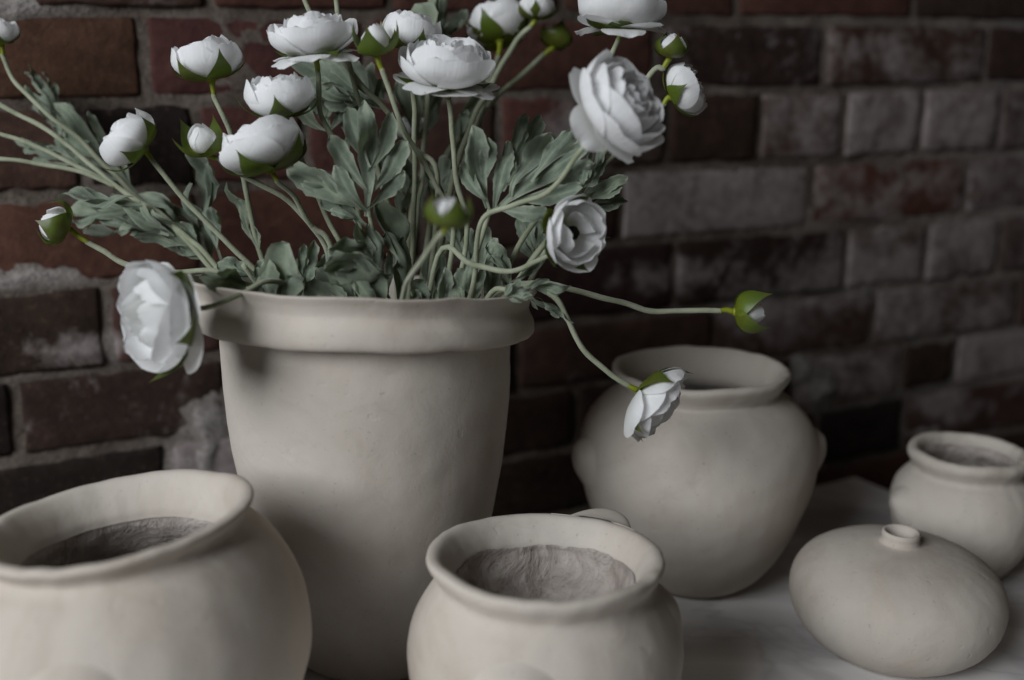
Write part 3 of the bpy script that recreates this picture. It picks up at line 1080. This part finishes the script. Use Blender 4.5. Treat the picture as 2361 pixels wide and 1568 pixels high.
flower('large white bloom hanging over the vase lip, turned left with a green eye', 'rose', (412, 722), .63, (-.70, .05, .68), 125,
       [(448, 712, .635), (500, 702, .64), (560, 677, .65), (622, 648, .665), (690, 690, .70), V_(760, .74)], 18, centre='green', sep=True)
flower('biggest white bloom, tilted to face right, on a long bent stem', 'full', (1392, 268), .665, (.72, .50, .52), 118,
       [(1375, 300, .665), (1330, 362, .67), (1268, 442, .675), (1190, 470, .68), (1120, 497, .69), (1100, 560, .70), (1085, 680, .715), V_(1000, .74)], 19, collar=8, sep=False)
flower('open white bloom with a dark centre facing right, above the vase rim', 'opened', (1302, 535), .68, (.62, .02, .78), 84,
       [(1270, 582, .69), (1232, 602, .69), (1180, 625, .69), (1090, 608, .70), (1010, 590, .715), V_(960, .75)], 20, centre='dark')
flower('white flower with a black centre hanging face down in front of the large jar', 'opened', (1478, 905), .70, (.76, -.48, .44), 95,
       [(1446, 886, .70), (1400, 856, .70), (1346, 808, .70), (1306, 735, .70), (1276, 682, .70), (1200, 660, .715), (1120, 710, .73), V_(1040, .75)], 21, centre='dark')
flower('white bloom cut by the top edge, seen from below with spreading sepals', 'full', (1430, 66), .76, (.02, 1, -.05), 98,
       [(1424, 92, .76), (1408, 130, .76), (1365, 252, .76), (1330, 330, .76), (1250, 480, .76), (1180, 600, .765), V_(1060)], 22)
flower('half-open white flower tilted right, against dark brick below the small bud', 'semi', (1548, 222), .76, (.80, .42, .16), 66,
       [(1528, 245, .76), (1450, 328, .755), (1392, 378, .755), (1300, 510, .755), (1200, 640, .76), V_(1080)], 23, spin=100)
flower('blurred white flower turned away at top, near the wall', 'loose', (1152, 92), .93, (-.10, .90, -.42), 72,
       [(1148, 130, .93), (1120, 220, .90), (1070, 380, .85), (1030, 560, .80), V_(960)], 24)
flower('blurred half-open flower touching the top edge, right of another blurred one', 'semi', (1234, 42), .92, (.08, 1, -.10), 44,
       [(1222, 62, .92), (1192, 95, .92), (1125, 210, .89), (1080, 300, .86), (1030, 480, .81), V_(970)], 25, sep=True)
flower('small white flower mostly hidden behind the upright stems', 'loose', (948, 318), .90, (.0, 1, .1), 42,
       [(950, 340, .90), (955, 420, .87), (940, 600, .80), V_(920)], 26)
# buds
B = dict(name='ranunculus_bud', cat='flower bud')
flower('pointed green bud just opening, between two white blooms at top', 'budopen', (868, 124), .725, (-.06, 1, .14), 56,
       [(884, 168, .725), (925, 282, .73), (1005, 427, .74), (1045, 540, .75), V_(990)], 31, spin=15, collar=60, **B)
flower('dark blurred green bud nearest the wall, near the top', 'bud', (1276, 108), .95, (.32, 1, -.2), 42,
       [(1252, 128, .95), (1160, 212, .92), (1080, 292, .89), (1010, 420, .84), V_(940)], 32, **B)
flower('round green bud with a white slit, over the tilted half-open flower', 'bud', (1544, 132), .75, (.12, 1, .12), 42,
       [(1528, 160, .75), (1500, 172, .75), (1415, 312, .75), (1378, 372, .75), (1290, 520, .75), V_(1090)], 33, collar=44, **B)
flower('green bud showing white petal edges, between two half-open flowers on the left', 'budopen', (474, 352), .725, (-.14, 1, .36), 56,
       [(505, 366, .725), (560, 404, .73), (650, 452, .735), (722, 522, .745), (768, 585, .75), V_(830)], 34, spin=70, collar=30, **B)
flower('green bud farthest left, on a bent stem above the hanging bloom', 'bud', (158, 527), .735, (-.85, .38, .32), 52,
       [(205, 560, .735), (240, 580, .735), (300, 612, .735), (420, 629, .735), (515, 627, .735), (600, 690, .745), V_(720)], 35, spin=30, collar=56, **B)
flower('blurred green bud nearest the viewer, over the middle of the vase', 'bud', (1030, 524), .565, (.14, 1, -.06), 57,
       [(1012, 545, .57), (986, 584, .585), (956, 625, .61), (930, 680, .65), V_(900, .70)], 36, spin=45, collar=18, **B)
flower('green bud on a long level stem, far right against the bricks', 'budopen', (1694, 719), .74, (1, .04, .12), 56,
       [(1655, 718, .74), (1585, 717, .74), (1500, 716, .74), (1400, 690, .735), (1312, 665, .73), (1230, 655, .73), (1140, 690, .74), V_(1040)], 37, spin=50, collar=44, **B)
flower('dim white flower cut by the picture\'s left edge, high up', 'semi', (2, 98), .86, (-.05, 1, .1), 46,
       [(6, 130, .86), (40, 195, .86), (110, 262, .85), (190, 330, .85), (300, 440, .83), (450, 575, .79), V_(700)], 38, stem_px=5)

# leafy stems
leafy_stem('forked pale spray whose stems run off the picture\'s left edge', [(-80, 195, .84), (0, 242, .835), (110, 302, .83), (215, 385, .825), (262, 425, .82), (350, 482, .81), (430, 545, .795), (495, 610, .78), V_(720)],
           [((150, 350), (85, 140), .88, .90, 'feather', 0, 30, 1.1), ((250, 420), (40, 205), .87, .89, 'feather', 1, -35, 1.2), ((330, 460), (130, 262), .86, .88, 'feather', 2, 20, 1.3), ((215, 385), (20, 330), .85, .86, 'feather', 0, -20, 1.0),
            ((420, 535), (170, 425), .82, .83, 'pinnate', 1, 50, .7), ((330, 470), (135, 440), .80, .79, 'twolobe', 0, 62, .8), ((430, 560), (210, 455), .82, .82, 'trifid', 0, 20, .6),
            ((480, 590), (290, 480), .80, .80, 'pinnate', 2, -25, .6), ((510, 600), (395, 330), .80, .80, 'narrow', 1, -40, .9), ((500, 620), (360, 415), .81, .81, 'trifid', 1, 35, .8)],
           branches=[[(-80, 280, .83), (0, 310, .828), (95, 342, .826), (185, 388, .823), (262, 426, .82)], [(-80, 362, .82), (0, 368, .82), (100, 378, .82), (190, 398, .82), (268, 431, .819)]], stem_px=5.5)
leafy_stem('leafy stem with a big many-lobed sage leaf left of centre', [(850, 470, .72), (858, 540, .725), (862, 640, .735), V_(860)],
           [((845, 500), (862, 252), .715, .70, 'pinnate', 0, 8, 1.05), ((835, 480), (668, 392), .715, .70, 'spoon', 0, -20, .85), ((845, 520), (760, 455), .72, .71, 'spoon', 1, 10, 1.0),
            ((862, 600), (770, 555), .70, .675, 'spoon', 2, -30, 1.3), ((900, 640), (760, 610), .69, .66, 'spoon', 0, -35, 1.2)])
leafy_stem('leafy stem with a broad lobed sage leaf right of centre', [(1130, 480, .72), (1105, 560, .725), (1075, 660, .74), V_(1000)],
           [((1128, 492), (1345, 330), .715, .70, 'pinnate', 1, -10, .95), ((1125, 480), (1080, 308), .715, .70, 'twolobe', 0, 10, 1.15), ((1160, 440), (1262, 262), .76, .78, 'trifid', 0, 15, .9),
            ((1090, 640), (1000, 420), .77, .78, 'narrow', 2, 20, 1.0), ((1085, 660), (1130, 520), .76, .76, 'trifid', 2, -20, 1.0)])
leafy_stem('leafy stem with curled sage leaves under the big tilted bloom', [(1345, 470, .73), (1290, 520, .735), (1220, 610, .74), (1160, 700, .75), V_(1080)],
           [((1330, 480), (1432, 398), .73, .725, 'twolobe', 0, -15, 1.0), ((1335, 490), (1436, 452), .74, .735, 'spoon', 1, -25, .9), ((1340, 440), (1395, 362), .72, .71, 'trifid', 1, 30, 1.0),
            ((1240, 610), (1205, 480), .77, .78, 'trifid', 0, -20, 1.0), ((1180, 670), (1155, 560), .74, .74, 'spoon', 1, 25, .9)])
leafy_stem('tall stem rising out of the picture behind the drooping bloom', [(680, -60, .80), (722, 45, .795), (785, 135, .79), (850, 212, .785), (882, 246, .78), (960, 345, .775), (1010, 440, .77), V_(960)],
           [((868, 238), (690, 150), .80, .83, 'trifid', 2, 15, 1.0), ((880, 250), (700, 195), .79, .80, 'narrow', 0, -40, .9), ((960, 345), (990, 0), .86, .90, 'pinnate', 2, 30, .5)])
leafy_stem('second tall stem leaving by the top edge, right of the drooping bloom', [(770, -60, .79), (783, 60, .79), (800, 130, .785), (845, 300, .78), (880, 430, .775), (910, 560, .77), V_(920)],
           [((880, 430), (870, 300), .80, .82, 'trifid', 1, -20, 1.1), ((905, 540), (960, 400), .80, .81, 'narrow', 0, 30, 1.1)])
leafy_stem('dim leafy stem behind the centre, its leaf tops at the upper edge', [(1020, -40, .90), (1000, 90, .89), (985, 260, .86), (970, 430, .82), (950, 600, .78), V_(930)],
           [((985, 150), (1025, -30), .90, .92, 'twolobe', 1, 20, .9), ((1000, 110), (1075, 20), .90, .92, 'narrow', 0, -30, 1.0), ((1010, 420), (1120, 190), .87, .90, 'narrow', 2, 25, .9),
            ((960, 480), (900, 360), .84, .86, 'trifid', 0, 15, 1.0), ((975, 500), (1040, 370), .83, .84, 'trifid', 2, -30, .9)])
leafy_stem('short leafy sprig at the vase mouth, nearest the large hanging bloom', [(560, 610, .70), (600, 660, .71), (680, 740, .73), V_(760)],
           [((600, 655), (478, 668), .70, .655, 'twolobe', 0, -35, 1.1), ((600, 650), (520, 590), .715, .71, 'spoon', 1, 25, 1.1), ((590, 690), (612, 602), .70, .70, 'spoon', 0, 10, 1.0),
            ((640, 720), (648, 622), .69, .66, 'spoon', 1, -20, 1.6), ((690, 700), (735, 560), .75, .76, 'trifid', 0, 20, .9), ((610, 600), (535, 420), .775, .78, 'narrow', 2, -50, .8)])
leafy_stem('cluster of broad sage leaves filling the middle of the vase mouth', [(800, 640, .70), (820, 720, .72), V_(840)],
           [((840, 740), (712, 650), .69, .68, 'spoon', 0, 20, 1.0), ((845, 750), (750, 600), .70, .69, 'trifid', 1, -15, 1.0), ((880, 740), (860, 622), .69, .67, 'spoon', 1, 20, 1.3),
            ((920, 720), (960, 500), .74, .73, 'spoon', 1, 50, .7), ((900, 690), (800, 510), .73, .72, 'trifid', 2, 25, .75),
            ((650, 720), (700, 600), .78, .79, 'trifid', 1, 10, .9)])
leafy_stem('cluster of dark sage leaves at the vase mouth, right of centre', [(1060, 660, .72), (1040, 740, .73), V_(1000)],
           [((1030, 740), (1020, 630), .70, .69, 'twolobe', 0, 15, 1.1), ((1080, 740), (1075, 620), .72, .71, 'trifid', 1, -15, .9), ((980, 740), (960, 640), .71, .70, 'spoon', 2, 15, 1.0),
            ((1120, 740), (1150, 590), .75, .75, 'spoon', 0, 35, .8), ((1000, 720), (990, 560), .78, .79, 'trifid', 0, -30, .8)])
leafy_stem('sprig with pale drooping leaves over the vase rim on the right', [(1240, 655, .70), (1180, 668, .705), (1120, 690, .72), V_(1060)],
           [((1190, 665), (1310, 660), .70, .695, 'twolobe', 0, 30, .8), ((1205, 668), (1306, 755), .70, .69, 'narrow', 1, 40, 1.0), ((1180, 650), (1262, 600), .70, .70, 'spoon', 0, 40, .7),
            ((1160, 690), (1225, 655), .69, .68, 'trifid', 2, 25, 1.1)])
